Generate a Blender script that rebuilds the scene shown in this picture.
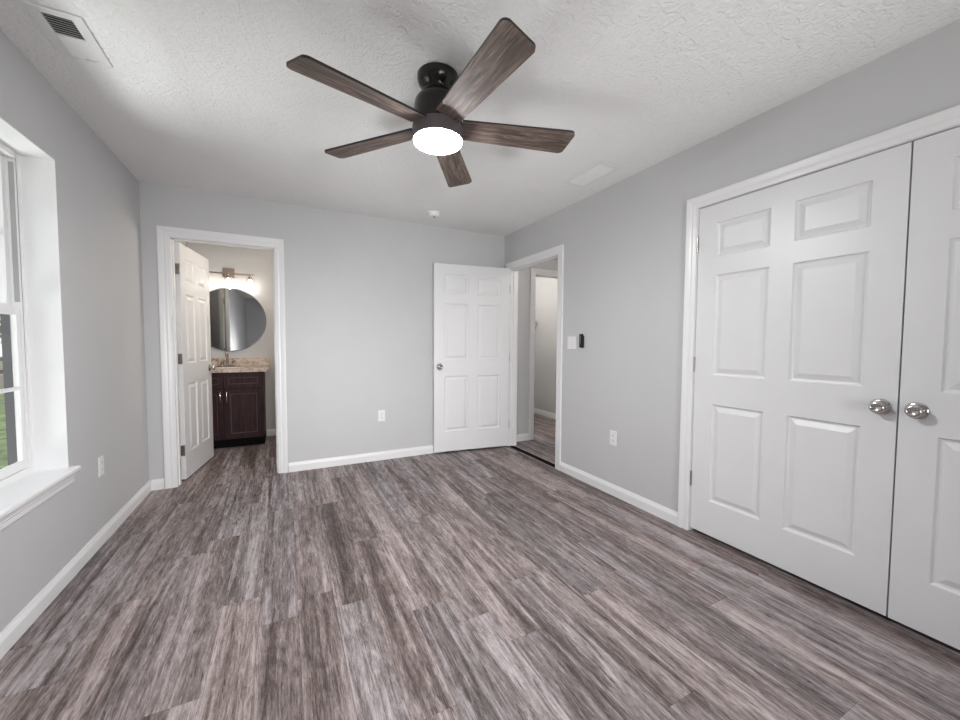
import bpy, math, random
from mathutils import Vector, Matrix
random.seed(7)
sc = bpy.context.scene
for o in list(bpy.data.objects):
    bpy.data.objects.remove(o)
C = sc.collection
PI = math.pi

# ------------------------------------------------------------------ camera
cd = bpy.data.cameras.new('camera'); cam = bpy.data.objects.new('camera', cd); C.objects.link(cam)
cd.sensor_width = 36.0; cd.sensor_fit = 'HORIZONTAL'; cd.lens = 383.49 / 960 * 36
cd.clip_start = 0.02; cd.clip_end = 400
_r = Vector((0.89129829, -0.45339179, 0.00482005)); _u = Vector((0.01634268, 0.04274715, 0.99895225)); _f = Vector((0.4531228, 0.89028566, -0.0455101))
cam.matrix_world = Matrix(((_r.x, _u.x, -_f.x, 0), (_r.y, _u.y, -_f.y, 0), (_r.z, _u.z, -_f.z, 1.20348), (0, 0, 0, 1)))
sc.camera = cam

YW = -1.90        # wall behind the camera
# ------------------------------------------------------------------ view, world, lights
sc.view_settings.view_transform = 'Standard'; sc.view_settings.look = 'None'
sc.view_settings.gamma = 1.0; sc.view_settings.use_curve_mapping = False
sc.view_settings.exposure = 0.13
try:
    sc.cycles.use_denoising = True
    sc.cycles.max_bounces = 12; sc.cycles.diffuse_bounces = 7; sc.cycles.glossy_bounces = 6
    sc.cycles.transparent_max_bounces = 16; sc.cycles.sample_clamp_indirect = 8
    sc.cycles.caustics_reflective = False; sc.cycles.caustics_refractive = False
except Exception:
    pass
w = bpy.data.worlds.new('overcast_sky'); sc.world = w; w.use_nodes = True
nt = w.node_tree; nt.nodes.clear()
wo = nt.nodes.new('ShaderNodeOutputWorld'); bg = nt.nodes.new('ShaderNodeBackground')
tc = nt.nodes.new('ShaderNodeTexCoord'); sp = nt.nodes.new('ShaderNodeSeparateXYZ'); rp = nt.nodes.new('ShaderNodeValToRGB')
nt.links.new(tc.outputs['Generated'], sp.inputs[0]); nt.links.new(sp.outputs['Z'], rp.inputs[0])
rp.color_ramp.elements[0].color = (0.80, 0.83, 0.86, 1); rp.color_ramp.elements[1].color = (0.86, 0.93, 1.0, 1)
nt.links.new(rp.outputs[0], bg.inputs[0]); bg.inputs[1].default_value = 1.3
nt.links.new(bg.outputs[0], wo.inputs[0])

def area(name, loc, look, sx, sy, power, col=(1, 1, 1), portal=False):
    l = bpy.data.lights.new(name, 'AREA'); l.shape = 'RECTANGLE'; l.size = sx; l.size_y = sy; l.energy = power; l.color = col
    if portal: l.cycles.is_portal = True
    o = bpy.data.objects.new(name, l); C.objects.link(o); o.location = loc
    o.rotation_euler = (Vector(look) - Vector(loc)).to_track_quat('-Z', 'Y').to_euler()
    return o
def point(name, loc, power, col, r=0.05):
    l = bpy.data.lights.new(name, 'POINT'); l.energy = power; l.color = col; l.shadow_soft_size = r
    o = bpy.data.objects.new(name, l); C.objects.link(o); o.location = loc
    return o
# daylight lamp for an unseen window behind the camera, and two added upward fills
nw = area('near_window_daylight', (0.75, YW - 0.06, 1.00), (0.55, 4, 0.5), 1.2, 0.7, 19.0, (1.0, 0.997, 0.995)); nw.data.spread = 1.2
gb = area('near_window_up_fill', (0.6, YW - 0.06, 0.62), (1.6, 0.9, 2.44), 0.8, 0.3, 5.0, (1.0, 0.995, 0.985)); gb.data.spread = 0.9  # added lamp aimed up to brighten the right of the ceiling
lg = area('left_window_up_fill', (-2.6, 2.0, -0.25), (0.3, 2.0, 2.2), 2.0, 0.8, 42, (0.985, 1.0, 1.0)); lg.data.spread = 2.1  # added lamp outside the left window, aimed up to brighten the ceiling
FAN_EMIT = 270.0
BATH_LAMP = 0.7     # watts of each of the three vanity lamps
point('walk_in_closet_lamp', (2.78, 5.0, 2.25), 22, (1.0, 0.94, 0.86), 0.08)
point('bathroom_fill_light', (0.22, 4.28, 1.95), 16, (1.0, 0.89, 0.76), 0.1)  # added point light brightening the bathroom; no such lamp hangs there
point('hall_fill_light', (3.1, 2.7, 2.3), 10, (1.0, 0.93, 0.86), 0.1)  # unseen point light added for the hall; no fixture built

# ------------------------------------------------------------------ materials
def nodes(name):
    m = bpy.data.materials.new(name); m.use_nodes = True
    t = m.node_tree; b = t.nodes['Principled BSDF']
    return m, t, b
def N(t, kind, **kw):
    n = t.nodes.new(kind)
    for k, v in kw.items():
        if k.startswith('i_'):
            key = k[2:]; key = int(key) if key.isdigit() else key
            n.inputs[key].default_value = v
        else: setattr(n, k, v)
    return n
def pbr(name, col, rough=0.5, metal=0.0, bump=None, var=0.0, vscale=6.0, spec=0.5, coat=0.0):
    """plain procedural finish: slight colour variation plus optional noise bump (scale, strength, distance)"""
    m, t, b = nodes(name)
    b.inputs['Roughness'].default_value = rough; b.inputs['Metallic'].default_value = metal
    b.inputs['Specular IOR Level'].default_value = spec
    if coat: b.inputs['Coat Weight'].default_value = coat
    tcn = N(t, 'ShaderNodeTexCoord')
    nz = N(t, 'ShaderNodeTexNoise'); nz.inputs['Scale'].default_value = vscale; nz.inputs['Detail'].default_value = 3
    t.links.new(tcn.outputs['Object'], nz.inputs['Vector'])
    r = N(t, 'ShaderNodeValToRGB')
    lo = [max(0, c * (1 - var)) for c in col[:3]]; hi = [min(1, c * (1 + var)) for c in col[:3]]
    r.color_ramp.elements[0].color = (*lo, 1); r.color_ramp.elements[1].color = (*hi, 1)
    r.color_ramp.elements[0].position = 0.3; r.color_ramp.elements[1].position = 0.7
    t.links.new(nz.outputs['Fac'], r.inputs[0]); t.links.new(r.outputs[0], b.inputs['Base Color'])
    if bump:
        n2 = N(t, 'ShaderNodeTexNoise'); n2.inputs['Scale'].default_value = bump[0]; n2.inputs['Detail'].default_value = 4
        if len(bump) > 3: n2.inputs['Distortion'].default_value = bump[3]
        t.links.new(tcn.outputs['Object'], n2.inputs['Vector'])
        bp = N(t, 'ShaderNodeBump'); bp.inputs['Strength'].default_value = bump[1]; bp.inputs['Distance'].default_value = bump[2]
        t.links.new(n2.outputs['Fac'], bp.inputs['Height']); t.links.new(bp.outputs[0], b.inputs['Normal'])
    return m
def emit(name, col, strength):
    m, t, b = nodes(name); b.inputs['Base Color'].default_value = (*col, 1)
    b.inputs['Emission Color'].default_value = (*col, 1); b.inputs['Emission Strength'].default_value = strength
    return m
def M2(t, op, a, b=None):
    n = N(t, 'ShaderNodeMath', operation=op)
    for i, v in enumerate((a, b)):
        if v is None: continue
        if isinstance(v, (int, float)): n.inputs[i].default_value = v
        else: t.links.new(v, n.inputs[i])
    return n.outputs[0]
def glass(name, tint=(1, 1, 1), refl=0.08):
    m, t, b = nodes(name); t.nodes.remove(b); o = t.nodes['Material Output']
    tr = N(t, 'ShaderNodeBsdfTransparent'); tr.inputs[0].default_value = (*tint, 1)
    gl = N(t, 'ShaderNodeBsdfGlossy'); gl.inputs['Roughness'].default_value = 0.02
    fr = N(t, 'ShaderNodeFresnel'); fr.inputs[0].default_value = 1.45
    mx = N(t, 'ShaderNodeMixShader'); gm = N(t, 'ShaderNodeNewGeometry'); t.links.new(M2(t, 'MULTIPLY', fr.outputs[0], M2(t, 'SUBTRACT', 1.0, gm.outputs['Backfacing'])), mx.inputs[0])
    t.links.new(tr.outputs[0], mx.inputs[1]); t.links.new(gl.outputs[0], mx.inputs[2]); t.links.new(mx.outputs[0], o.inputs[0])
    return m
def ramp(t, fac, stops):
    r = N(t, 'ShaderNodeValToRGB'); e = r.color_ramp.elements
    while len(e) < len(stops): e.new(0.5)
    for k, (p, c) in enumerate(stops): e[k].position = p; e[k].color = (*c, 1)
    t.links.new(fac, r.inputs[0]); return r.outputs[0]
def floor_material():
    m, t, b = nodes('grey_brown_vinyl_planks')
    tcn = N(t, 'ShaderNodeTexCoord'); s = N(t, 'ShaderNodeSeparateXYZ'); t.links.new(tcn.outputs['Object'], s.inputs[0])
    W, L = 0.152, 1.22
    px = M2(t, 'DIVIDE', M2(t, 'ADD', s.outputs['X'], 10.0 - 0.013 + 0.01), W); row = M2(t, 'FLOOR', px)
    wn = N(t, 'ShaderNodeTexWhiteNoise', noise_dimensions='1D'); t.links.new(row, wn.inputs['W'])
    py = M2(t, 'ADD', M2(t, 'DIVIDE', s.outputs['Y'], L), M2(t, 'MULTIPLY', wn.outputs['Value'], 7.3)); colm = M2(t, 'FLOOR', py)
    cmb = N(t, 'ShaderNodeCombineXYZ'); t.links.new(row, cmb.inputs[0]); t.links.new(colm, cmb.inputs[1])
    wp = N(t, 'ShaderNodeTexWhiteNoise', noise_dimensions='3D'); t.links.new(cmb.outputs[0], wp.inputs['Vector'])
    pr = wp.outputs['Value']; sc3 = N(t, 'ShaderNodeSeparateColor'); t.links.new(wp.outputs['Color'], sc3.inputs[0])
    shift = M2(t, 'MULTIPLY', pr, 37.0)
    def coords(sx, sy):
        c = N(t, 'ShaderNodeCombineXYZ')
        t.links.new(M2(t, 'MULTIPLY', s.outputs['X'], sx), c.inputs[0]); t.links.new(M2(t, 'MULTIPLY', s.outputs['Y'], sy), c.inputs[1]); t.links.new(shift, c.inputs[2])
        return c.outputs[0]
    def noise(sx, sy, det, dist=0.0, rough=0.55):
        n = N(t, 'ShaderNodeTexNoise'); n.inputs['Scale'].default_value = 1; n.inputs['Detail'].default_value = det
        n.inputs['Distortion'].default_value = dist; n.inputs['Roughness'].default_value = rough
        t.links.new(coords(sx, sy), n.inputs['Vector']); return n.outputs['Fac']
    broad = noise(17, 0.6, 4, 1.0); streak = noise(48, 3.4, 7, 2.0, 0.72); fine = noise(300, 34, 4, 0.8, 0.7); blotch = noise(11, 2.6, 5, 3.0); crack = noise(95, 6.5, 4, 2.2, 0.62)
    v = M2(t, 'ADD', M2(t, 'ADD', M2(t, 'MULTIPLY', broad, 0.64), M2(t, 'MULTIPLY', streak, 0.62)), M2(t, 'ADD', M2(t, 'MULTIPLY', fine, 0.42), M2(t, 'MULTIPLY', blotch, 0.34)))
    v = M2(t, 'ADD', v, M2(t, 'MULTIPLY', M2(t, 'SUBTRACT', pr, 0.5), 0.085))
    ck = N(t, 'ShaderNodeMapRange'); ck.inputs[1].default_value = 0.30; ck.inputs[2].default_value = 0.42; ck.inputs[3].default_value = -0.24; ck.inputs[4].default_value = 0.0
    t.links.new(crack, ck.inputs[0]); v = M2(t, 'ADD', v, ck.outputs[0])
    v = M2(t, 'SUBTRACT', v, 0.485)
    base = ramp(t, v, [(0.30, (0.040, 0.031, 0.029)), (0.41, (0.105, 0.083, 0.078)), (0.52, (0.215, 0.182, 0.177)), (0.63, (0.37, 0.325, 0.325)), (0.77, (0.53, 0.49, 0.495))])
    # plank-to-plank hue drift
    hue = N(t, 'ShaderNodeMix', data_type='RGBA', blend_type='MULTIPLY'); hue.inputs[0].default_value = 1.0
    t.links.new(base, hue.inputs[6]); t.links.new(ramp(t, sc3.outputs[1], [(0, (1.0, 0.93, 0.90)), (1, (0.95, 0.97, 1.0))]), hue.inputs[7])
    fx = M2(t, 'FRACT', px); fy = M2(t, 'FRACT', py)
    ex = M2(t, 'MINIMUM', fx, M2(t, 'SUBTRACT', 1.0, fx)); ey = M2(t, 'MINIMUM', fy, M2(t, 'SUBTRACT', 1.0, fy))
    seam = M2(t, 'MINIMUM', M2(t, 'DIVIDE', ex, 0.0012 / W), M2(t, 'DIVIDE', ey, 0.0012 / L)); seam = M2(t, 'MINIMUM', seam, 1.0)
    dk = N(t, 'ShaderNodeMix', data_type='RGBA', blend_type='MULTIPLY'); dk.inputs[0].default_value = 1.0
    t.links.new(hue.outputs[2], dk.inputs[6]); t.links.new(ramp(t, seam, [(0, (0.5, 0.47, 0.46)), (1, (1, 1, 1))]), dk.inputs[7])
    t.links.new(dk.outputs[2], b.inputs['Base Color'])
    b.inputs['Roughness'].default_value = 0.5; b.inputs['Specular IOR Level'].default_value = 0.35
    bp = N(t, 'ShaderNodeBump'); bp.inputs['Strength'].default_value = 0.25; bp.inputs['Distance'].default_value = 0.001
    t.links.new(fine, bp.inputs['Height']); t.links.new(bp.outputs[0], b.inputs['Normal'])
    return m
def wood(name, dark, mid, light, axis='X', rough=0.45, sc_=1.0, spec=0.5):
    m, t, b = nodes(name); b.inputs['Specular IOR Level'].default_value = spec; tcn = N(t, 'ShaderNodeTexCoord'); mp = N(t, 'ShaderNodeMapping')
    mp.inputs['Scale'].default_value = {'X': (3.5 * sc_, 45 * sc_, 45 * sc_), 'Z': (45 * sc_, 45 * sc_, 3.5 * sc_)}[axis]
    t.links.new(tcn.outputs['Object'], mp.inputs[0])
    n = N(t, 'ShaderNodeTexNoise'); n.inputs['Scale'].default_value = 1; n.inputs['Detail'].default_value = 6; n.inputs['Distortion'].default_value = 1.4; n.inputs['Roughness'].default_value = 0.68
    t.links.new(mp.outputs[0], n.inputs['Vector'])
    t.links.new(ramp(t, n.outputs['Fac'], [(0.32, dark), (0.5, mid), (0.68, light)]), b.inputs['Base Color'])
    b.inputs['Roughness'].default_value = rough
    return m
WALL = pbr('grey_wall_paint', (0.56, 0.562, 0.566), 0.45, bump=(260, 0.06, 0.002), var=0.01, spec=0.35)
CEIL = pbr('textured_ceiling_paint', (0.87, 0.87, 0.865), 0.7, bump=(24, 0.8, 0.010, 2.4), var=0.01, spec=0.2)
TRIM = pbr('white_trim_paint', (0.80, 0.80, 0.805), 0.32, var=0.008)
DOOR = pbr('white_door_paint', (0.76, 0.762, 0.77), 0.36, bump=(60, 0.04, 0.001), var=0.01)
VINYL = pbr('white_window_vinyl', (0.82, 0.82, 0.82), 0.35, var=0.01)
PLATE = pbr('white_plastic', (0.82, 0.82, 0.81), 0.3, var=0.01)
SLOT = pbr('dark_slot_plastic', (0.03, 0.03, 0.03), 0.5, var=0.1)
NICKEL = pbr('satin_nickel', (0.62, 0.60, 0.58), 0.18, 1.0, var=0.04)
HINGE = pbr('aged_nickel_hinge', (0.38, 0.34, 0.31), 0.35, 1.0, var=0.15, vscale=60)
BRONZE = pbr('black_bronze_metal', (0.012, 0.011, 0.008), 0.22, 0.3, var=0.15, spec=0.6)
DRUM = pbr('matte_dark_bronze', (0.085, 0.070, 0.075), 0.5, 0.2, var=0.1)
BLADE = wood('weathered_walnut_blade', (0.022, 0.015, 0.012), (0.098, 0.070, 0.057), (0.25, 0.19, 0.155), 'X', 0.65)
EDGE = pbr('black_blade_edge', (0.012, 0.011, 0.010), 0.4, var=0.1)
LAMP = emit('lit_opal_shade', (0.985, 0.99, 1.0), FAN_EMIT)
BULB = emit('lit_bulb', (1.0, 0.90, 0.78), 9)
BRUSH = pbr('brushed_bronze_nickel', (0.42, 0.34, 0.30), 0.3, 1.0, var=0.08)
FLOOR = floor_material()
CAB = wood('espresso_cabinet_wood', (0.010, 0.003, 0.004), (0.027, 0.009, 0.011), (0.055, 0.019, 0.022), 'Z', 0.5, spec=0.2)
TOE = pbr('black_toe_kick', (0.006, 0.005, 0.005), 0.8, var=0.1, spec=0.1)
BEAD = pbr('edge_highlight_bead', (0.052, 0.026, 0.022), 0.5, var=0.15)  # beads tinted lighter in place of the light their edges catch
STONE = None
def stone():
    m, t, b = nodes('speckled_beige_stone'); tcn = N(t, 'ShaderNodeTexCoord')
    n = N(t, 'ShaderNodeTexNoise'); n.inputs['Scale'].default_value = 22; n.inputs['Detail'].default_value = 8; n.inputs['Roughness'].default_value = 0.75
    t.links.new(tcn.outputs['Object'], n.inputs['Vector'])
    t.links.new(ramp(t, n.outputs['Fac'], [(0.33, (0.23, 0.165, 0.125)), (0.48, (0.50, 0.40, 0.33)), (0.6, (0.68, 0.58, 0.50)), (0.75, (0.80, 0.72, 0.65))]), b.inputs['Base Color'])
    b.inputs['Roughness'].default_value = 0.22
    return m
STONE = stone()
MIRROR = pbr('mirror_silver', (0.86, 0.87, 0.87), 0.01, 1.0)
GLASS = glass('window_glass'); SHADE = glass('clear_shade_glass', (0.97, 0.97, 0.96))
BLACK = pbr('black_plastic', (0.006, 0.006, 0.007), 0.35, var=0.1, spec=0.25)
BUTTON = pbr('grey_button_print', (0.22, 0.22, 0.23), 0.5, var=0.05)
STRIP = pbr('dark_threshold_strip', (0.008, 0.007, 0.007), 0.9, var=0.2, spec=0.1)
GRASS = pbr('lawn_green', (0.20, 0.27, 0.085), 0.9, bump=(40, 0.8, 0.05), var=0.55, vscale=5)
DIRT = pbr('dry_ground', (0.27, 0.225, 0.16), 0.9, var=0.35, vscale=1.2)
LEAF = pbr('dark_leaf', (0.05, 0.075, 0.03), 0.6, var=0.5, vscale=2)
BARK = pbr('bark', (0.05, 0.04, 0.03), 0.9, var=0.3, vscale=8)
FENCE = pbr('dark_fence_paint', (0.02, 0.02, 0.02), 0.7, var=0.2)
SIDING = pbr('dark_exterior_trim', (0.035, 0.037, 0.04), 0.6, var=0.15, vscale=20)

# ------------------------------------------------------------------ mesh helpers
class MB:
    def __init__(s): s.v = []; s.f = []; s.m = []
    def add(s, vs, fs, mi=0):
        o = len(s.v); s.v += [tuple(v) for v in vs]
        for f in fs: s.f.append(tuple(i + o for i in f)); s.m.append(mi)
    def box(s, x0, x1, y0, y1, z0, z1, mi=0):
        x0, x1 = sorted((x0, x1)); y0, y1 = sorted((y0, y1)); z0, z1 = sorted((z0, z1))
        s.add([(x0, y0, z0), (x1, y0, z0), (x1, y1, z0), (x0, y1, z0), (x0, y0, z1), (x1, y0, z1), (x1, y1, z1), (x0, y1, z1)],
              [(0, 3, 2, 1), (4, 5, 6, 7), (0, 1, 5, 4), (1, 2, 6, 5), (2, 3, 7, 6), (3, 0, 4, 7)], mi); return s
    def lathe(s, prof, o=(0, 0, 0), ax='Z', n=40, mi=0):
        """prof: (r, h) list along the axis"""
        vs = []
        for r, h in prof:
            for k in range(n):
                a = 2 * PI * k / n; c, d = r * math.cos(a), r * math.sin(a)
                p = {'Z': (c, d, h), 'X': (h, c, d), 'Y': (d, h, c)}[ax]
                vs.append((o[0] + p[0], o[1] + p[1], o[2] + p[2]))
        fs = []
        for i in range(len(prof) - 1):
            for k in range(n):
                k2 = (k + 1) % n; fs.append((i * n + k, i * n + k2, (i + 1) * n + k2, (i + 1) * n + k))
        fs.append(tuple(reversed(range(n)))); fs.append(tuple((len(prof) - 1) * n + k for k in range(n)))
        s.add(vs, fs, mi); return s
    def tube(s, pts, r, n=10, mi=0):
        pts = [Vector(p) for p in pts]; rs = r if isinstance(r, (list, tuple)) else [r] * len(pts); vs = []
        up = None
        for i, p in enumerate(pts):
            d = (pts[min(i + 1, len(pts) - 1)] - pts[max(i - 1, 0)]).normalized()
            if up is None: up = d.orthogonal().normalized()
            up = (up - d * up.dot(d)).normalized(); sd = d.cross(up)
            for k in range(n):
                a = 2 * PI * k / n; vs.append(p + (up * math.cos(a) + sd * math.sin(a)) * rs[i])
        fs = []
        for i in range(len(pts) - 1):
            for k in range(n):
                k2 = (k + 1) % n; fs.append((i * n + k, i * n + k2, (i + 1) * n + k2, (i + 1) * n + k))
        fs.append(tuple(reversed(range(n)))); fs.append(tuple((len(pts) - 1) * n + k for k in range(n)))
        s.add(vs, fs, mi); return s
    def prism(s, prof, fn, a, b, mi=0):
        """closed profile (p,q) swept from a to b; fn(p,q,t) -> point"""
        n = len(prof); vs = [fn(p, q, a) for p, q in prof] + [fn(p, q, b) for p, q in prof]
        fs = [(k, (k + 1) % n, n + (k + 1) % n, n + k) for k in range(n)] + [tuple(range(n)), tuple(reversed(range(n, 2 * n)))]
        s.add(vs, fs, mi); return s
    def build(s, name, mats, parent=None, smooth=False, bevel=0.0, seg=2):
        import bmesh
        me = bpy.data.meshes.new(name); me.from_pydata(s.v, [], s.f)
        if not isinstance(mats, (list, tuple)): mats = [mats]
        for m in mats: me.materials.append(m)
        for p, mi in zip(me.polygons, s.m): p.material_index = mi
        bm = bmesh.new(); bm.from_mesh(me); bmesh.ops.recalc_face_normals(bm, faces=bm.faces)
        if bevel:
            bmesh.ops.remove_doubles(bm, verts=bm.verts, dist=1e-6)
            bmesh.ops.bevel(bm, geom=[e for e in bm.edges if len(e.link_faces) == 2 and e.calc_face_angle(0) > 0.6], offset=bevel, segments=seg, affect='EDGES', profile=0.5)
        bm.to_mesh(me); bm.free()
        if smooth:
            for p in me.polygons: p.use_smooth = True
            me.set_sharp_from_angle(angle=math.radians(38))
        o = bpy.data.objects.new(name, me); C.objects.link(o)
        if parent: o.parent = parent
        return o
def tag(o, label, cat=None, group=None, kind=None):
    if label: o['label'] = label
    if cat: o['category'] = cat
    if group: o['group'] = group
    if kind: o['kind'] = kind
    return o
def thing(name, label, cat, loc=(0, 0, 0), rz=0, group=None, kind=None):
    o = bpy.data.objects.new(name, None); C.objects.link(o); o.location = loc; o.rotation_euler = (0, 0, rz); o.empty_display_size = 0.1
    return tag(o, label, cat, group, kind)
def copy_tree(o, parent=None):
    c = o.copy(); C.objects.link(c)
    if parent: c.parent = parent
    for ch in o.children: copy_tree(ch, c)
    return c
def struct(o, label, cat): return tag(o, label, cat, kind='structure')

# ------------------------------------------------------------------ room dimensions (metres; the camera stands over the origin)
XL, XR, YB, YN, H = -0.988, 2.304, 3.909, YW, 2.44
XO = -1.172            # outside face of the left wall
XH = 2.40             # hall side of the right wall
YB2 = 4.024           # bathroom side of the back wall
YF = 5.54             # far bathroom wall
BX0, BX1, BZ = -0.806, -0.074, 2.034      # bathroom doorway
HY0, HY1, HZ = 2.914, 3.772, 2.030        # hall doorway
KY0, KY1, KZ = -0.276, 1.543, 2.040       # closet opening
WY0, WY1, WZ0, WZ1 = 1.745, 2.655, 0.545, 2.085   # left window reveal
CX0, CX1 = 2.752, 3.475                   # walk-in closet doorway at the hall end
YE = 3.920

struct(MB().box(XO, 4.0, YN - 0.1, 6.0, -0.1, 0).build('floor', FLOOR), 'grey brown wood-look vinyl plank floor running through the bedroom', 'floor')
struct(MB().box(XO, 4.0, YN - 0.1, 6.0, H, H + 0.1).build('ceiling', CEIL), 'white textured ceiling above the bedroom', 'ceiling')
b = MB()
b.box(XO, XL, YN - 0.1, WY0, 0, H); b.box(XO, XL, WY1, YF + 0.1, 0, H); b.box(XO, XL, WY0, WY1, 0, WZ0); b.box(XO, XL, WY0, WY1, WZ1, H)
struct(b.build('wall_left', WALL), 'grey painted wall with the window on the left', 'wall')
b = MB()
b.box(XL, BX0 - 0.012, YB, YB2, 0, H); b.box(BX1 + 0.012, XR, YB, YB2, 0, H); b.box(BX0 - 0.012, BX1 + 0.012, YB, YB2, BZ + 0.012, H)
struct(b.build('wall_back', WALL), 'grey painted back wall with the bathroom doorway', 'wall')
b = MB()
e = 0.012
b.box(XR, XH, YN - 0.1, KY0 - e, 0, H); b.box(XR, XH, KY0 - e, KY1 + e, KZ + e, H); b.box(XR, XH, KY1 + e, HY0 - e, 0, H)
b.box(XR, XH, HY0 - e, HY1 + e, HZ + e, H); b.box(XR, XH, HY1 + e, YB2, 0, H)
struct(b.build('wall_right', WALL), 'grey painted right wall holding the closet doors and hall doorway', 'wall')
NX0, NX1, NZ0, NZ1 = -0.10, 1.40, 0.45, 1.60
b = MB()
b.box(XL, NX0, YN - 0.1, YN, 0, H); b.box(NX1, XR, YN - 0.1, YN, 0, H); b.box(NX0, NX1, YN - 0.1, YN, 0, NZ0); b.box(NX0, NX1, YN - 0.1, YN, NZ1, H)
struct(b.build('wall_near', WALL), 'grey wall behind the camera with a wide window opening', 'wall')
struct(MB().box(XL, 1.3, YF, YF + 0.1, 0, H).build('wall_bathroom_back', WALL), 'pale grey bathroom wall behind the round mirror', 'wall')
struct(MB().box(1.2, 1.3, YB2, YF, 0, H).build('wall_bathroom_right', WALL), 'grey right wall of the bathroom', 'wall')
b = MB(); b.box(XH, CX0 - e, YE, YB2, 0, H); b.box(CX1 + e, 3.80, YE, YB2, 0, H); b.box(CX0 - e, CX1 + e, YE, YB2, 2.036 + e, H)
struct(b.build('wall_hall_end', WALL), 'grey wall at the end of the hall with a cased opening', 'wall')
struct(MB().box(3.80, 3.90, 1.85, 5.72, 0, H).build('wall_hall_right', WALL), 'grey wall seen through the cased opening beyond the hall', 'wall')
struct(MB().box(XH, 3.90, 1.76, 1.85, 0, H).build('wall_hall_near', WALL), 'grey near end wall of the hall', 'wall')
struct(MB().box(2.36, 3.80, 5.62, 5.72, 0, H).build('wall_walk_in_back', WALL), 'grey back wall of the walk-in beyond the hall', 'wall')
struct(MB().box(2.36, 2.46, YB2, 5.62, 0, H).build('wall_walk_in_left', WALL), 'grey left wall of the walk-in beyond the hall', 'wall')
b = MB(); b.box(3.02, 3.10, YN - 0.1, 1.76, 0, H); b.box(XH, 3.02, YN - 0.1, YN, 0, H)
struct(b.build('wall_closet', WALL), 'plain inner wall of the bedroom closet behind its doors', 'wall')

# ---- baseboards
BP = [(0, 0), (0.013, 0), (0.013, 0.058), (0.0105, 0.066), (0.0085, 0.072), (0.0055, 0.079), (0.0045, 0.086), (0, 0.086)]
def baseboard(name, label, runs):
    m = MB()
    for kind, pos, sgn, a, c in runs:
        if kind == 'X': m.prism(BP, lambda p, q, t: (pos + sgn * p, t, q), a, c)     # wall of constant x
        else: m.prism(BP, lambda p, q, t: (t, pos + sgn * p, q), a, c)
    return struct(m.build(name, TRIM), label, 'baseboard')
baseboard('baseboard_left', 'white baseboard along the left wall under the window', [('X', XL, 1, YN, YB)])
baseboard('baseboard_back', 'white baseboard along the back wall on both sides of the bathroom doorway', [('Y', YB, -1, XL + 0.013, BX0 - 0.087), ('Y', YB, -1, BX1 + 0.087, XR)])
baseboard('baseboard_right', 'white baseboard along the right wall between hall doorway and closet', [('X', XR, -1, KY1 + 0.07, HY0 - 0.078), ('X', XR, -1, HY1 + 0.078, YB - 0.013), ('X', XR, -1, YN, KY0 - 0.07)])
baseboard('baseboard_near', 'white baseboard on the wall behind the camera', [('Y', YN, 1, XL + 0.013, XR - 0.013)])
baseboard('baseboard_bathroom', 'white baseboard on the bathroom back wall beside the vanity', [('Y', YF, -1, -0.225, 1.2)])
baseboard('baseboard_hall', 'white baseboard on the hall end wall beside the cased opening', [('Y', YE, -1, XH, CX0 - 0.08)])
baseboard('baseboard_walk_in', 'white baseboard along the wall beyond the hall', [('X', 3.80, -1, YB2, 5.62), ('X', 3.80, -1, 1.85, YE)])

# ---- casings and jambs
CP = [(0.0, 0.0), (0.0, 0.010), (0.012, 0.0115), (0.022, 0.014), (0.034, 0.0125), (0.046, 0.0155), (0.064, 0.018), (0.072, 0.018), (0.0725, 0.0)]
def casing(m, fn, a0, a1, zt, width):
    """three mitred sides around an opening a0..a1, top zt; fn(a, z, out)"""
    k = width / 0.0725; n = len(CP); rings = []
    for corner in range(4):
        r = []
        for u, t in CP:
            u *= k
            a = a0 - u if corner < 2 else a1 + u; z = 0.001 if corner in (0, 3) else zt + u
            r.append(fn(a, z, t))
        rings.append(r)
    vs = [v for r in rings for v in r]; fs = []
    for i in range(3):
        for j in range(n): fs.append((i * n + j, i * n + (j + 1) % n, (i + 1) * n + (j + 1) % n, (i + 1) * n + j))
    fs += [tuple(range(n)), tuple(range(3 * n, 4 * n))]
    m.add(vs, fs)
m = MB(); casing(m, lambda a, z, t: (a, YB - t, z), BX0 - 0.006, BX1 + 0.006, BZ + 0.006, 0.0745)
casing(m, lambda a, z, t: (a, YB2 + t, z), BX0 - 0.006, BX1 + 0.006, BZ + 0.006, 0.0745)
m.box(BX0 - e, BX0, YB, YB2, 0, BZ + e); m.box(BX1, BX1 + e, YB, YB2, 0, BZ + e); m.box(BX0, BX1, YB, YB2, BZ, BZ + e)
m.box(BX0, BX0 + 0.010, 3.945, 3.985, 0, BZ); m.box(BX1 - 0.010, BX1, 3.945, 3.985, 0, BZ); m.box(BX0, BX1, 3.945, 3.985, BZ - 0.010, BZ)
t1 = struct(m.build('trim_1', TRIM), 'white moulded casing and jamb around the bathroom doorway', 'door frame')
for z in (0.262, 1.052, 1.812): MB().box(BX0 - 0.0005, BX0 + 0.0012, 3.990, YB2, z - 0.045, z + 0.045).build('hinge_leaf', HINGE, t1)
m = MB(); casing(m, lambda a, z, t: (XR - t, a, z), HY0 - 0.006, HY1 + 0.006, HZ + 0.006, 0.0725)
casing(m, lambda a, z, t: (XH + t, a, z), HY0 - 0.006, HY1 + 0.006, HZ + 0.006, 0.0725)
m.box(XR, XH, HY0 - e, HY0, 0, HZ + e); m.box(XR, XH, HY1, HY1 + e, 0, HZ + e); m.box(XR, XH, HY0, HY1, HZ, HZ + e)
m.box(2.343, 2.378, HY0, HY0 + 0.010, 0, HZ); m.box(2.343, 2.378, HY1 - 0.010, HY1, 0, HZ); m.box(2.343, 2.378, HY0, HY1, HZ - 0.010, HZ)
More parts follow.
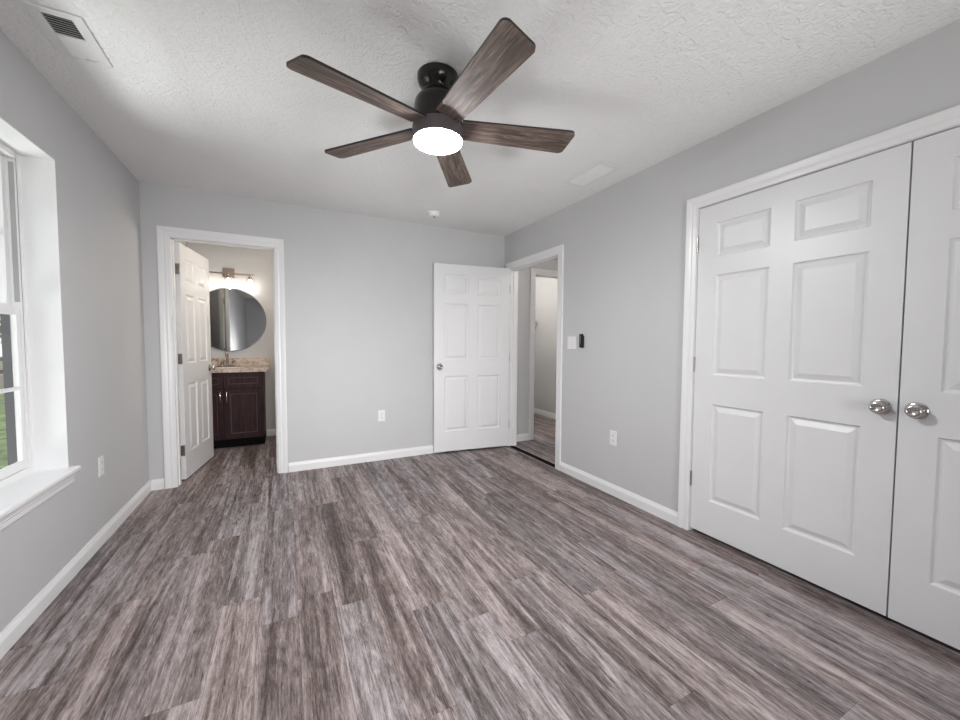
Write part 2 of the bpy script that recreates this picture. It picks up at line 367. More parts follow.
struct(m.build('trim_2', TRIM), 'white moulded casing and jamb around the hall doorway', 'door frame')
m = MB(); casing(m, lambda a, z, t: (XR - t, a, z), KY0 - 0.002, KY1 + 0.002, KZ + 0.002, 0.068)
m.box(XR, XH, KY0 - e, KY0, 0, KZ + e); m.box(XR, XH, KY1, KY1 + e, 0, KZ + e); m.box(XR, XH, KY0, KY1, KZ, KZ + e)
struct(m.build('trim_3', TRIM), 'white moulded casing around the double closet doors', 'door frame')
m = MB(); casing(m, lambda a, z, t: (a, YE - t, z), CX0 - 0.006, CX1 + 0.006, 2.036, 0.0725)
m.box(CX0 - e, CX0, YE, YB2, 0, 2.036 + e); m.box(CX1, CX1 + e, YE, YB2, 0, 2.036 + e); m.box(CX0, CX1, YE, YB2, 2.036, 2.036 + e)
struct(m.build('trim_4', TRIM), 'white casing around the opening at the hall end', 'door frame')
struct(MB().prism([(2.302, 0.0002), (2.306, 0.004), (2.362, 0.004), (2.366, 0.0002)], lambda p, q, t: (p, t, q), HY0 + 0.001, HY1 - 0.001).build('trim_5', STRIP), 'dark transition strip across the floor of the hall doorway', 'threshold')

# ------------------------------------------------------------------ left window
win = thing('window_1', 'white double-hung window with grid bars in the left wall', 'window', (0, 0, 0), kind='structure')
m = MB(); t_ = 0.003
XF = -1.108
m.box(XF, XL + 0.001, WY1 - t_, WY1, WZ0, WZ1); m.box(XF, XL + 0.001, WY0, WY0 + t_, WZ0, WZ1); m.box(XF, XL + 0.001, WY0, WY1, WZ1 - t_, WZ1)
m.build('reveal_lining', TRIM, win)
m = MB()
f0, f1 = XF - 0.062, XF
m.box(f0, f1, WY0, WY0 + 0.032, WZ0, WZ1); m.box(f0, f1, WY1 - 0.032, WY1, WZ0, WZ1); m.box(f0, f1, WY0 + 0.032, WY1 - 0.032, WZ1 - 0.032, WZ1); m.box(f0, f1, WY0 + 0.032, WY1 - 0.032, WZ0, WZ0 + 0.045)
m.box(XF - 0.0345, XF - 0.0325, WY1 - 0.040, WY1 - 0.032, WZ0 + 0.045, WZ1 - 0.032); m.box(XF - 0.0345, XF - 0.0325, WY0 + 0.032, WY0 + 0.040, WZ0 + 0.045, WZ1 - 0.032)
m.build('window_frame', VINYL, win, bevel=0.002)
MB().box(XF - 0.026, XF - 0.008, WY1 - 0.0335, WY1 - 0.0318, 1.385, WZ1 - 0.05).build('balance_track', pbr('grey_track', (0.42, 0.42, 0.42), 0.6, var=0.05), win)
def sash(name, x0, x1, z0, z1, bot, top):
    y0, y1 = WY0 + 0.034, WY1 - 0.034; st = 0.031
    m = MB(); m.box(x0, x1, y0, y0 + st, z0, z1); m.box(x0, x1, y1 - st, y1, z0, z1); m.box(x0, x1, y0 + st, y1 - st, z0, z0 + bot); m.box(x0, x1, y0 + st, y1 - st, z1 - top, z1)
    s = m.build(name, VINYL, win, bevel=0.003)
    gx = (x0 + x1) / 2
    gx = x0 + 0.007
    MB().box(gx - 0.002, gx + 0.002, y0 + st, y1 - st, z0 + bot, z1 - top).build('pane', GLASS, s)
    m = MB(); zc = (z0 + bot + z1 - top) / 2; gy = (y1 - y0 - 2 * st) / 3
    m.box(gx - 0.005, gx + 0.012, y0 + st, y1 - st, zc - 0.008, zc + 0.008)
    for k in (1, 2): m.box(gx - 0.0045, gx + 0.0115, y0 + st + gy * k - 0.008, y0 + st + gy * k + 0.008, z0 + bot, z1 - top)
    m.build('muntin', VINYL, s)
    return s
ls = sash('lower_sash', XF - 0.029, XF - 0.010, WZ0 + 0.046, 1.362, 0.040, 0.040)
sash('upper_sash', XF - 0.060, XF - 0.035, 1.335, WZ1 - 0.034, 0.038, 0.032)
MB().box(XF - 0.012, XF + 0.004, 2.17, 2.23, 1.362, 1.374).build('sash_lock', VINYL, win, bevel=0.003)
m = MB()
SP = [(XF - 0.0, 0.527), (-0.966, 0.527), (-0.960, 0.530), (-0.955, 0.537), (-0.955, 0.549), (-0.958, 0.555), (-0.964, 0.559), (XF, 0.559)]
m.prism(SP, lambda p, q, t: (p, t, q), WY0, WY1)
SP2 = [(XL, 0.527)] + SP[1:-1] + [(XL, 0.559)]
m.prism(SP2, lambda p, q, t: (p, t, q), WY1, WY1 + 0.040); m.prism(SP2, lambda p, q, t: (p, t, q), WY0 - 0.040, WY0)
m.build('sill', TRIM, win)
AP = [(XL, 0.474), (XL + 0.007, 0.474), (XL + 0.012, 0.479), (XL + 0.012, 0.500), (XL + 0.015, 0.506), (XL + 0.015, 0.513), (XL + 0.020, 0.519), (XL + 0.020, 0.527), (XL, 0.527)]
MB().prism(AP, lambda p, q, t: (p, t, q), WY0 - 0.022, WY1 + 0.022).build('apron', TRIM, win)
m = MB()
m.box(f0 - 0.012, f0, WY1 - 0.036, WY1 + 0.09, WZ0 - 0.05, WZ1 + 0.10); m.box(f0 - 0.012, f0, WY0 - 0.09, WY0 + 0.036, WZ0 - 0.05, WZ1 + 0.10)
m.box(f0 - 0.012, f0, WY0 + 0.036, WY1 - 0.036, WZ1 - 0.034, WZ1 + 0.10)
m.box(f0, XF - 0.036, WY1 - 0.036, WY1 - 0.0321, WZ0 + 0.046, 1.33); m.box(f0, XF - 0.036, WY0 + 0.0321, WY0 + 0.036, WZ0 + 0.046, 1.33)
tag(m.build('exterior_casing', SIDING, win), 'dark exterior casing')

# ------------------------------------------------------------------ doors
def six_panel(W, Hh, T, s, stile=0.112, mull=0.108, zb=0.0):
    """slab x 0..W, z 0..Hh, front y=0, back y=s*T, with six raised panels on each face"""
    m = MB(); pw = (W - 2 * stile - mull) / 2
    xs = [0, stile, stile + pw, stile + pw + mull, W - stile, W]
    k = Hh / 2.018
    zs = [zb, 0.218 * k, 0.818 * k, 0.996 * k, 1.598 * k, 1.706 * k, 1.908 * k, Hh]
    R = [(0, 0), (0.006, 0.0095), (0.014, 0.0115), (0.018, 0.0105), (0.040, 0.0020), (0.043, 0.0012)]
    for y, d in ((0.0, s), (s * T, -s)):
        for i in range(5):
            for j in range(7):
                x0, x1, z0, z1 = xs[i], xs[i + 1], zs[j], zs[j + 1]
                if i in (1, 3) and j in (1, 3, 5):
                    vs = []
                    for ins, dep in R: vs += [(x0 + ins, y + d * dep, z0 + ins), (x1 - ins, y + d * dep, z0 + ins), (x1 - ins, y + d * dep, z1 - ins), (x0 + ins, y + d * dep, z1 - ins)]
                    fs = []
                    for q in range(len(R) - 1):
                        for c in range(4): fs.append((q * 4 + c, q * 4 + (c + 1) % 4, q * 4 + 4 + (c + 1) % 4, q * 4 + 4 + c))
                    fs.append(tuple(len(R) * 4 - 4 + c for c in range(4)))
                    m.add(vs, fs)
                else: m.add([(x0, y, z0), (x1, y, z0), (x1, y, z1), (x0, y, z1)], [(0, 1, 2, 3)])
    a, c = 0.0, s * T
    for i in range(5):
        for z in (zb, Hh): m.add([(xs[i], a, z), (xs[i + 1], a, z), (xs[i + 1], c, z), (xs[i], c, z)], [(0, 1, 2, 3)])
    for j in range(7):
        for x in (0, W): m.add([(x, a, zs[j]), (x, a, zs[j + 1]), (x, c, zs[j + 1]), (x, c, zs[j])], [(0, 1, 2, 3)])
    return m
def finish_slab(m, parent):
    import bmesh
    o = m.build('slab', DOOR, parent)
    bm = bmesh.new(); bm.from_mesh(o.data); bmesh.ops.remove_doubles(bm, verts=bm.verts, dist=1e-5); bmesh.ops.recalc_face_normals(bm, faces=bm.faces); bm.to_mesh(o.data); bm.free()
    return o
def knob(parent, x, z, y0, d, cupped=False):
    """round knob standing out of face y0 in direction d"""
    ros = [(0.0, 0.0005), (0.035, 0.0005), (0.0355, 0.003), (0.033, 0.0070), (0.027, 0.0095), (0.017, 0.0110), (0.0, 0.0110)]
    kn = [(0.0115, 0.0105), (0.0115, 0.020), (0.015, 0.024), (0.0225, 0.0275), (0.0260, 0.0335), (0.0262, 0.0400), (0.0240, 0.0460), (0.0200, 0.0490), (0.0165, 0.0495), (0.0140, 0.0470), (0.0, 0.0450)]
    r = MB().lathe([(a, d * h) for a, h in ros], (x, y0, z), 'Y', 40).build('rosette', NICKEL, parent, smooth=True)
    MB().lathe([(a, d * h) for a, h in kn], (x, y0, z), 'Y', 40).build('knob', NICKEL, parent, smooth=True)
def hinge(parent, z, y, x=-0.003, leaf=None, h=0.09):
    m = MB()
    for k in range(5): m.lathe([(0.0055, z + h * (k / 5 - 0.5) + 0.0006), (0.0055, z + h * ((k + 1) / 5 - 0.5) - 0.0006)], (x, y, 0), 'Z', 12)
    m.lathe([(0.0035, z - h / 2 - 0.004), (0.0035, z + h / 2 + 0.004)], (x, y, 0), 'Z', 10)
    if leaf:
        for bx in leaf: m.box(*bx, z - h / 2, z + h / 2)
    m.build('hinge', HINGE, parent)

# bathroom door, swung into the bathroom
P0, P1 = Vector((-0.776, 4.056)), Vector((-0.678, 4.772))
L_ = (P1 - P0).length
d1 = thing('door_1', 'white six-panel bathroom door standing open beside the vanity', 'door', (P0.x, P0.y, 0.012), math.atan2(P1.y - P0.y, P1.x - P0.x), kind='structure')
finish_slab(six_panel(L_, 2.020, 0.035, 1, 0.108, 0.098), d1)
knob(d1, L_ - 0.06, 0.925, 0.0, -1); knob(d1, L_ - 0.06, 0.925, 0.035, 1)
for z in (0.25, 1.04, 1.80): hinge(d1, z, 0.038, -0.004, [(-0.0015, 0.0006, 0.004, 0.036)])
MB().box(L_ - 0.001, L_ + 0.001, 0.006, 0.029, 0.895, 0.952).build('latch_plate', NICKEL, d1)
# hall door, folded back against the back wall
P0, P1 = Vector((2.283, 3.748)), Vector((1.413, 3.853))
L_ = (P1 - P0).length
d2 = thing('door_2', 'white six-panel door opened back against the back wall near the hall doorway', 'door', (P0.x, P0.y, 0.019), math.atan2(P1.y - P0.y, P1.x - P0.x), kind='structure')
finish_slab(six_panel(L_, 2.021, 0.035, -1, 0.115, 0.108), d2)
knob(d2, L_ - 0.062, 0.925, 0.0, 1)
MB().box(L_ - 0.001, L_ + 0.0015, -0.029, -0.006, 0.895, 0.952).build('latch_plate', NICKEL, d2)
for z in (0.25, 1.02, 1.79): hinge(d2, z, -0.012, -0.006, [(-0.0018, 0.0005, -0.034, -0.001)])
# closet doors
WD = 0.9055
d3 = thing('door_3', 'white six-panel closet door nearer the hall doorway, shown whole', 'door', (XR + 0.004, KY1 - 0.003, 0.018), -PI / 2, kind='structure')
finish_slab(six_panel(WD - 0.002, 2.017, 0.035, 1, zb=0.006), d3)
knob(d3, WD - 0.053, 0.915, 0.0, -1)
d4 = thing('door_4', 'white six-panel closet door cut off by the right edge of the view', 'door', (XR + 0.004, KY0 + 0.003, 0.018), PI / 2, kind='structure')
finish_slab(six_panel(WD - 0.002, 2.017, 0.035, -1, zb=0.006), d4)
knob(d4, WD - 0.053, 0.915, 0.0, 1)
for z in (0.325, 1.055, 1.80):
    hinge(d3, z, -0.004, -0.0025, None); hinge(d4, z, 0.004, -0.0025, None)

# ------------------------------------------------------------------ ceiling fan
FX, FY = 0.655, 1.732
fan = thing('ceiling_fan', 'dark bronze five-blade ceiling fan with wood-grain blades and lit round lamp', 'ceiling fan', (FX, FY, H))
MB().lathe([(0.0, -0.0005), (0.090, -0.0005), (0.095, -0.004), (0.095, -0.022), (0.091, -0.036), (0.083, -0.049), (0.072, -0.060), (0.065, -0.070), (0.063, -0.078), (0.0, -0.078)], n=56).build('canopy', BRONZE, fan, smooth=True)
MB().lathe([(0.0, -0.078), (0.063, -0.078), (0.066, -0.085), (0.078, -0.094), (0.094, -0.106), (0.105, -0.122), (0.109, -0.140), (0.111, -0.160), (0.113, -0.185), (0.115, -0.205), (0.116, -0.232), (0.0, -0.232)], n=56).build('motor_housing', BRONZE, fan, smooth=True)
MB().lathe([(0.0, -0.232), (0.114, -0.232), (0.114, -0.236), (0.118, -0.238), (0.1185, -0.293), (0.115, -0.297), (0.0, -0.297)], n=56).build('light_kit', DRUM, fan, smooth=True)
lp = [(0.0, -0.2965), (0.1125, -0.2965), (0.112, -0.300)] + [(0.112 * math.cos(a), -0.300 - 0.022 * math.sin(a)) for a in [PI / 2 * k / 8 for k in range(1, 8)]] + [(0.0, -0.322)]
MB().lathe(lp, n=56).build('lamp_shade', LAMP, fan, smooth=True)
def blade_mesh():
    r0, r1, w0, w1, rc, th = 0.110, 0.662, 0.059, 0.0755, 0.026, 0.0095
    out = [(r0, -w0), (r0 + 0.02, -w0)]
    for k in range(7):
        a = -PI / 2 + PI / 2 * k / 6; out.append((r1 - rc + rc * math.cos(a), -w1 + rc + rc * math.sin(a)))
    for k in range(7):
        a = PI / 2 * k / 6; out.append((r1 - 0.012 - rc + rc * math.cos(a), w1 - rc + rc * math.sin(a)))
    out += [(r0 + 0.02, w0), (r0, w0)]
    n = len(out); m = MB()
    vs = [(x, y, -th / 2) for x, y in out] + [(x, y, th / 2) for x, y in out]
    m.add(vs, [tuple(reversed(range(n))), tuple(range(n, 2 * n))], 0)
    m.add(vs, [(k, (k + 1) % n, n + (k + 1) % n, n + k) for k in range(n)], 1)
    return m
b0 = None
for k in range(5):
    a = math.radians(-87.3 + 72 * k + (0.6, 0, 0, 0, -3.4)[k])
    if b0 is None: bl = b0 = blade_mesh().build('blade', [BLADE, EDGE], fan)
    else:
        bl = b0.copy(); C.objects.link(bl); bl.parent = fan
    if k == 4: bl.scale = (0.978, 1, 1)
    bl.location = (0, 0, -0.232)
    bl.rotation_euler = (Matrix.Rotation(a, 3, 'Z') @ Matrix.Rotation(math.radians((0.9, 0, 0, 0, 1.5)[k]), 3, 'Y') @ Matrix.Rotation(math.radians(-12), 3, 'X')).to_euler()

# ------------------------------------------------------------------ ceiling registers and smoke detector
def register(label, x0, x1, y0, y1, inner, banks, lever=None):
    cx, cy = (x0 + x1) / 2, (y0 + y1) / 2
    t = thing('ceiling_vent', label, 'ceiling vent', (cx, cy, H))
    ix0, ix1, iy0, iy1 = [v - c for v, c in zip(inner, (cx, cx, cy, cy))]
    ax, bx, ay, by = x0 - cx, x1 - cx, y0 - cy, y1 - cy
    m = MB(); zt, zb = -0.0005, -0.007
    m.box(ax, ix0, ay, by, zb, zt); m.box(ix1, bx, ay, by, zb, zt); m.box(ix0, ix1, ay, iy0, zb, zt); m.box(ix0, ix1, iy1, by, zb, zt)
    m.build('frame', PLATE, t, bevel=0.002)
    MB().box(ix0, ix1, iy0, iy1, -0.0015, -0.0005).build('duct_opening', SLOT, t)
    return t, ix0, ix1, iy0, iy1
def louver(t, ax, pos, lo, hi, ang, wd=0.012, z=-0.0085):
    m = MB(); c, s = math.cos(ang) * wd / 2, math.sin(ang) * wd / 2; k = 0.0006
    prof = [(pos - c, z - s - k), (pos + c, z + s - k), (pos + c, z + s + k), (pos - c, z - s + k)]
    m.prism(prof, (lambda p, q, tt: (tt, p, q)) if ax == 'X' else (lambda p, q, tt: (p, tt, q)), lo, hi)
    m.build('louver', PLATE, t)
t, ix0, ix1, iy0, iy1 = register('white ceiling register with an open dark grille near the left wall', -0.842, -0.672, 2.050, 2.352, (-0.797, -0.709, 2.083, 2.320), None)
ym = iy0 + 0.115
for k in range(8): louver(t, 'X', iy0 + 0.008 + k * 0.0143, ix0, ix1, math.radians(38), 0.0115, -0.0055)
MB().box(ix0, ix1, ym - 0.004, ym + 0.006, -0.007, -0.0015).build('divider', PLATE, t)
for k in range(8): louver(t, 'X', ym + 0.014 + k * 0.0143, ix0, ix1, math.radians(-38), 0.0165, -0.0055)
MB().box(ix1 - 0.045, ix1 - 0.008, iy1 + 0.004, iy1 + 0.007, -0.014, -0.006).build('lever', PLATE, t)
t, ix0, ix1, iy0, iy1 = register('white ceiling register near the right wall beyond the fan', 1.922, 2.132, 2.005, 2.395, (1.954, 2.100, 2.037, 2.363), None)
for k in range(10): louver(t, 'Y', ix0 + 0.010 + k * 0.014, iy0, iy1, math.radians(-35), 0.0185, -0.0055)
sd = thing('smoke_detector', 'small round white smoke detector on the ceiling near the back wall', 'smoke detector', (1.294, 3.528, H))
MB().lathe([(0, -0.0005), (0.066, -0.0005), (0.067, -0.006), (0.065, -0.012), (0.0, -0.012)], n=40).build('base', PLATE, sd, smooth=True)
MB().lathe([(0, -0.012), (0.054, -0.012), (0.055, -0.024), (0.049, -0.034), (0.030, -0.038), (0.0, -0.038)], n=40).build('cover', PLATE, sd, smooth=True)
MB().lathe([(0, -0.0375), (0.012, -0.0375), (0.012, -0.0395), (0.0, -0.0395)], (0.0, -0.0, 0), n=20).build('test_button', SLOT, sd, smooth=True)

# ------------------------------------------------------------------ outlets, switch, remote  (local: x right, z up, facing -y)
def make_outlet(label, loc, rz):
    t = thing('wall_outlet', label, 'outlet', loc, rz, 'white duplex outlets')
    MB().box(-0.035, 0.035, -0.0055, -0.0003, -0.0575, 0.0575).build('cover_plate', PLATE, t, bevel=0.0025)
    for s in (-1, 1):
        r = MB().box(-0.0165, 0.0165, -0.0075, -0.0056, s * 0.0195 - 0.0135, s * 0.0195 + 0.0135).build('receptacle', PLATE, t, bevel=0.0015)
        MB().box(-0.0075, -0.0055, -0.0079, -0.0074, s * 0.0195 - 0.002, s * 0.0195 + 0.007).build('slot', SLOT, r)
        MB().box(0.0055, 0.0075, -0.0079, -0.0074, s * 0.0195 - 0.002, s * 0.0195 + 0.007).build('slot', SLOT, r)
        MB().lathe([(0.0025, -0.0079), (0.0025, -0.0074)], (0, 0, s * 0.0195 - 0.0075), 'Y', 10).build('ground_hole', SLOT, r)
    MB().lathe([(0.003, -0.0063), (0.003, -0.0054)], (0, 0, 0), 'Y', 12).build('screw', PLATE, t)
    return t
o1 = make_outlet('white duplex outlet on the back wall between the two doors', (0.867, YB, 0.456), 0)
o2 = copy_tree(o1); o2.location = (XR, 2.194, 0.455); o2.rotation_euler = (0, 0, -PI / 2); o2['label'] = 'white duplex outlet low on the right wall left of the closet'
o3 = copy_tree(o1); o3.location = (XL, 3.025, 0.460); o3.rotation_euler = (0, 0, PI / 2); o3['label'] = 'white duplex outlet low on the left wall right of the window'
sw = thing('light_switch', 'white two-gang rocker switch plate on the right wall beside the hall doorway', 'light switch', (XR, 2.702, 1.205), -PI / 2)
MB().box(-0.058, 0.058, -0.0055, -0.0003, -0.0575, 0.0575).build('cover_plate', PLATE, sw, bevel=0.0025)
for s in (-1, 1):
    m = MB(); cx = s * 0.023
    m.prism([(-0.0056, -0.033), (-0.0095, -0.033), (-0.0065, 0.033), (-0.0056, 0.033)], lambda p, q, t: (t, p, q), cx - 0.0165, cx + 0.0165)
    m.build('rocker', PLATE, sw)
    for z in (-0.048, 0.048): MB().lathe([(0.0028, -0.0062), (0.0028, -0.0054)], (cx, 0, z), 'Y', 12).build('screw', PLATE, sw)
rm = thing('fan_remote', 'slim black remote in its holder on the right wall beside the switch plate', 'remote control', (XR, 2.566, 1.222), -PI / 2)
MB().box(-0.0225, 0.0225, -0.010, -0.0003, -0.058, 0.045).build('holder', BLACK, rm, bevel=0.004)
body = MB().box(-0.0235, 0.0235, -0.021, -0.0102, -0.056, 0.060).build('body', BLACK, rm, bevel=0.005, seg=3)
for z in (0.040, 0.024, 0.008, -0.008):
    MB().lathe([(0.0055, -0.0225), (0.0055, -0.0208)], (-0.006, 0, z), 'Y', 16).build('button', BUTTON, rm)
for z, hw in ((-0.024, 0.011), (-0.036, 0.009)): MB().box(-0.006 - hw / 2, -0.006 + hw / 2, -0.0222, -0.0208, z - 0.003, z + 0.003).build('button', BUTTON, rm)

# ------------------------------------------------------------------ bathroom
VX0, VX1, VY0, VY1, VT = XL + 0.002, -0.228, 5.075, YF - 0.002, 0.858
van = thing('bathroom_vanity', 'dark espresso vanity cabinet with two doors under the stone top', 'vanity cabinet', ((VX0 + VX1) / 2, VY0, 0))
cx = (VX0 + VX1) / 2
def vb(m, x0, x1, y0, y1, z0, z1): m.box(x0 - cx, x1 - cx, y0 - VY0, y1 - VY0, z0, z1); return m
vb(MB(), VX0, VX1, VY0, VY1, 0.102, VT).build('body', CAB, van)
vb(MB(), VX0, VX1, VY0 + 0.055, VY1, 0.0005, 0.1015).build('toe_kick', TOE, van)
def shaker(name, x0, x1, z0, z1, fr=0.055, bev=0.008):
    m = MB(); y0, y1, yp = VY0 - 0.019, VY0 - 0.0006, VY0 - 0.009
    vb(m, x0, x0 + fr, y0, y1, z0, z1); vb(m, x1 - fr, x1, y0, y1, z0, z1); vb(m, x0 + fr, x1 - fr, y0, y1, z0, z0 + fr); vb(m, x0 + fr, x1 - fr, y0, y1, z1 - fr, z1)
    o = m.build(name, CAB, van)
    m = MB(); vb(m, x0 + fr, x1 - fr, yp, y1, z0 + fr, z1 - fr)
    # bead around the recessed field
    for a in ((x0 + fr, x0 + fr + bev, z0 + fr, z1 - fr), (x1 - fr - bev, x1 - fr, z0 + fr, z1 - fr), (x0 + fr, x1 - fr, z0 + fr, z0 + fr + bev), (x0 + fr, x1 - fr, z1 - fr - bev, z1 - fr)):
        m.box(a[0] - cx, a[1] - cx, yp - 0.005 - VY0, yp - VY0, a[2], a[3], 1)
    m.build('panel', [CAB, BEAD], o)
    return o
mid = -0.612
shaker('drawer_front', mid + 0.004, VX1 - 0.010, 0.682, 0.842, 0.042); shaker('drawer_front', VX0 + 0.010, mid - 0.004, 0.682, 0.842, 0.042)
dr = shaker('door', mid + 0.004, VX1 - 0.010, 0.112, 0.672); dl = shaker('door', VX0 + 0.010, mid - 0.004, 0.112, 0.672)
for dd, hx in ((dr, mid + 0.030), (dl, mid - 0.030)):
    y = -0.019 - 0.028
    MB().tube([(hx - cx, -0.0192, 0.535), (hx - cx, y, 0.535), (hx - cx, y - 0.004, 0.56), (hx - cx, y - 0.004, 0.615), (hx - cx, y, 0.64), (hx - cx, -0.0192, 0.64)], 0.005, 10).build('handle', NICKEL, dd, smooth=True)
# stone top with an oval basin
top = thing('vanity_countertop', 'speckled beige stone countertop with backsplash on the dark vanity', 'countertop', (cx, VY0, VT))
x0, x1, y0, y1, zt = VX0 - cx, -0.172 - cx, -0.045, VY1 - VY0, 0.042
m = MB(); bcx, bcy, rx, ry, n = 0.0, 0.20, 0.19, 0.135, 48
inner, outer = [], []
for k in range(n):
    a = 2 * PI * k / n; c, s = math.cos(a), math.sin(a)
    tx = ((x1 - bcx) if c > 0 else (x0 - bcx)) / c if abs(c) > 1e-6 else 1e9
    ty = ((y1 - bcy) if s > 0 else (y0 - bcy)) / s if abs(s) > 1e-6 else 1e9
    tt = min(tx, ty); inner.append((bcx + rx * c, bcy + ry * s)); outer.append((bcx + tt * c, bcy + tt * s))
for z in (0.0006, zt):
    m.add([(p[0], p[1], z) for p in inner + outer], [(k, (k + 1) % n, n + (k + 1) % n, n + k) for k in range(n)])
m.add([(p[0], p[1], 0.0006) for p in outer] + [(p[0], p[1], zt) for p in outer], [(k, (k + 1) % n, n + (k + 1) % n, n + k) for k in range(n)])
m.add([(p[0], p[1], 0.0006) for p in inner] + [(p[0], p[1], zt) for p in inner], [(k, (k + 1) % n, n + (k + 1) % n, n + k) for k in range(n)])
# the four rectangle corners between radial points
for X, Y in ((x0, y0), (x1, y0), (x1, y1), (x0, y1)):
    a = math.atan2(Y - bcy, X - bcx) % (2 * PI); k = int(a / (2 * PI) * n) % n
    A, B = outer[k], outer[(k + 1) % n]
    for z in (0.0006, zt): m.add([(A[0], A[1], z), (X, Y, z), (B[0], B[1], z)], [(0, 1, 2)])
    m.add([(A[0], A[1], 0.0006), (X, Y, 0.0006), (X, Y, zt), (A[0], A[1], zt)], [(0, 1, 2, 3)]); m.add([(X, Y, 0.0006), (B[0], B[1], 0.0006), (B[0], B[1], zt), (X, Y, zt)], [(0, 1, 2, 3)])
m.build('slab', STONE, top)
m = MB(); rings = []
vs = []
for q in range(6):
    a = PI / 2 * q / 5; f = math.cos(a) * 0.985 + 0.02
    for k in range(n): vs.append((bcx + rx * f * math.cos(2 * PI * k / n), bcy + ry * f * math.sin(2 * PI * k / n), zt - 0.006 - 0.033 * math.sin(a)))
fs = [(q * n + k, q * n + (k + 1) % n, q * n + n + (k + 1) % n, q * n + n + k) for q in range(5) for k in range(n)] + [tuple(5 * n + k for k in range(n))]
m.add(vs, fs); m.build('basin', PLATE, top, smooth=True)
MB().box(x0, x1, y1 - 0.020, y1, zt + 0.0005, zt + 0.100).build('backsplash', STONE, top, bevel=0.002)
fc = thing('basin_faucet', 'two-handle bronze faucet on the stone vanity top below the round mirror', 'faucet', (-0.612, 5.452, VT + zt))
MB().box(-0.085, 0.085, -0.025, 0.025, 0.0005, 0.014).build('base', BRUSH, fc, bevel=0.006)
MB().tube([(0, 0, 0.012), (0, 0, 0.120), (0, -0.008, 0.145), (0, -0.030, 0.165), (0, -0.062, 0.168), (0, -0.095, 0.150), (0, -0.105, 0.122)], 0.011, 12).build('spout', BRUSH, fc, smooth=True)
for s in (-1, 1):
    MB().lathe([(0.017, 0.014), (0.014, 0.045), (0.018, 0.055), (0.012, 0.066), (0.0, 0.068)], (s * 0.052, 0, 0), n=20).tube([(s * 0.052, 0, 0.060), (s * 0.085, -0.008, 0.072)], 0.005).build('handle', BRUSH, fc, smooth=True)
mr = thing('round_mirror', 'large round mirror with thin dark frame on the bathroom wall', 'mirror', (-0.583, YF, 1.463))
MB().lathe([(0.0, -0.0005), (0.372, -0.0005), (0.372, -0.018), (0.0, -0.018)], (0, 0, 0), 'Y', 96).build('mirror_glass', MIRROR, mr)
prof = [(0.3725, -0.0005), (0.382, -0.0005), (0.382, -0.024), (0.3725, -0.024)]
m = MB(); n = 96; vs = []
for r, h in prof:
    for k in range(n): vs.append((r * math.cos(2 * PI * k / n), h, r * math.sin(2 * PI * k / n)))
m.add(vs, [(i * n + k, i * n + (k + 1) % n, ((i + 1) % 4) * n + (k + 1) % n, ((i + 1) % 4) * n + k) for i in range(4) for k in range(n)])
m.build('frame', pbr('dark_grey_metal_frame', (0.16, 0.16, 0.165), 0.35, 0.8, var=0.05), mr, smooth=True)
vl = thing('vanity_light', 'three-lamp bronze wall light with clear glass shades above the mirror', 'wall light', (-0.585, YF, 2.012))
MB().box(-0.060, 0.060, -0.022, -0.0005, -0.045, 0.070).build('back_plate', BRUSH, vl, bevel=0.004)
MB().box(-0.268, 0.268, -0.088, -0.072, -0.008, 0.008).box(-0.012, 0.012, -0.073, -0.021, -0.010, 0.012).build('bar', BRUSH, vl, bevel=0.001)
for s in (-1, 0, 1):
    x = s * 0.225; y = -0.08
    MB().lathe([(0.010, -0.007), (0.010, -0.020), (0.020, -0.024), (0.022, -0.058), (0.0, -0.058)], (x, y, 0), n=24).build('socket', BRUSH, vl, smooth=True)
    MB().lathe([(0.0, -0.060), (0.013, -0.060), (0.016, -0.072), (0.026, -0.092), (0.028, -0.106), (0.022, -0.122), (0.0, -0.130)], (x, y, 0), n=24).build('bulb', BULB, vl, smooth=True)
    point('vanity_lamp', (vl.location.x + x, YF + y - 0.002, 2.012 - 0.145), BATH_LAMP, (1.0, 0.91, 0.82), 0.03)
    m = MB(); n = 32; vs = []
    for r, h in ((0.024, -0.030), (0.046, -0.034), (0.048, -0.135), (0.0465, -0.135), (0.0445, -0.036), (0.024, -0.032)):
        for k in range(n): vs.append((x + r * math.cos(2 * PI * k / n), y + r * math.sin(2 * PI * k / n), h))
    m.add(vs, [(i * n + k, i * n + (k + 1) % n, (i + 1) * n + (k + 1) % n, (i + 1) * n + k) for i in range(5) for k in range(n)])
    m.build('glass_shade', SHADE, vl, smooth=True)

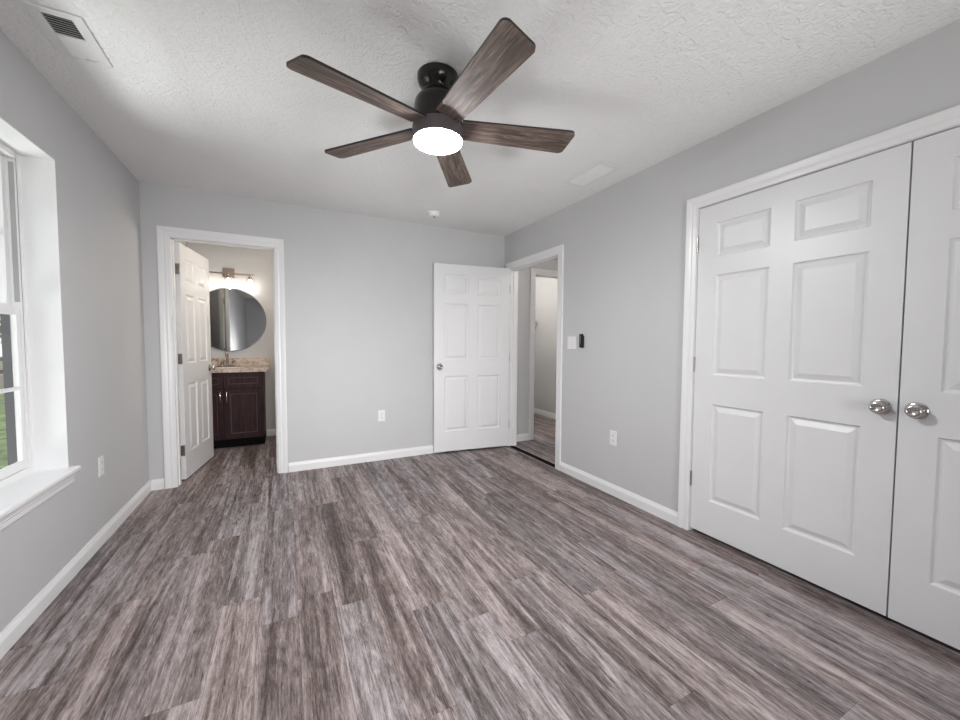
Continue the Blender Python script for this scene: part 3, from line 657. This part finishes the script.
# ------------------------------------------------------------------ wire shelf beyond the hall
sh = thing('wire_shelf', 'grey metal wire shelf on the wall beyond the hall opening', 'shelf', (2.46, 5.62, 1.556))
m = MB()
for y in (-0.003, -0.15, -0.30): m.tube([(0.002, y, 0), (1.335, y, 0)], 0.003, 6)
m.tube([(0.002, -0.30, -0.03), (1.335, -0.30, -0.03)], 0.003, 6)
m.build('long_wire', NICKEL, sh)
m = MB()
for k in range(45): m.tube([(0.01 + k * 0.03, -0.003, 0.003), (0.01 + k * 0.03, -0.30, 0.003), (0.01 + k * 0.03, -0.303, -0.03)], 0.0015, 5)
tag(m.build('deck_wires', NICKEL, sh), None)
MB().tube([(1.325, -0.30, -0.02), (1.325, -0.004, -0.44)], 0.006, 8).build('brace', NICKEL, sh)

# ------------------------------------------------------------------ outdoors
GZ = -0.55
struct(MB().box(-60, XO - 0.02, -30, 60, GZ - 0.2, GZ).build('ground', DIRT), 'dry ground beyond the lawn outside the window', 'ground')
tag(MB().box(-9.5, XO - 0.05, -20, 40, GZ, GZ + 0.02).build('lawn', GRASS), 'green lawn seen through the lower window panes', 'lawn', kind='stuff')
fn = thing('rail_fence', 'dark wooden rail fence across the yard outside the window', 'fence', (-9.8, 10, GZ))
for k in range(14): MB().box(-0.06, 0.06, -12 + k * 2.4 - 0.06, -12 + k * 2.4 + 0.06, 0, 1.25).build('post', FENCE, fn)
for z in (0.45, 0.95): MB().box(-0.09, -0.061, -12.1, 19.3, z, z + 0.14).build('rail', FENCE, fn)
kinds = ['tall dark leafy tree standing nearest behind the fence', 'broad dark tree in the middle beyond the fence', 'farther dark tree seen past the fence', 'small rounded tree at the far end beyond the fence']
for i, (x, y, h, r) in enumerate([(-13, 24, 8, 2.9), (-14, 32.5, 9, 3.2), (-21, 40, 10, 4.0), (-15, 17, 6.0, 2.4)]):
    tr = thing('yard_tree', kinds[i], 'tree', (x, y, GZ), 0, 'trees beyond the fence')
    MB().tube([(0, 0, 0), (0.05, 0.03, h * 0.3), (-0.05, 0.08, h * 0.6), (0.0, 0.0, h * 0.85)], [0.22, 0.17, 0.12, 0.05], 10).build('trunk', BARK, tr)
    m = MB()
    for k in range(2600):
        while True:
            p = Vector((random.uniform(-1, 1), random.uniform(-1, 1), random.uniform(-1, 1)))
            if 0.25 < p.length < 1: break
        p = Vector((p.x * r * (1 + 0.2 * math.sin(5 * p.z)), p.y * r, h * 0.58 + p.z * h * 0.42))
        u = Vector((random.gauss(0, 1), random.gauss(0, 1), random.gauss(0, 1))).normalized(); v = u.orthogonal().normalized(); s = random.uniform(0.10, 0.2)
        m.add([p - u * s, p + v * s * 0.5, p + u * s, p - v * s * 0.5], [(0, 1, 2, 3)])
    m.build('crown', LEAF, tr)
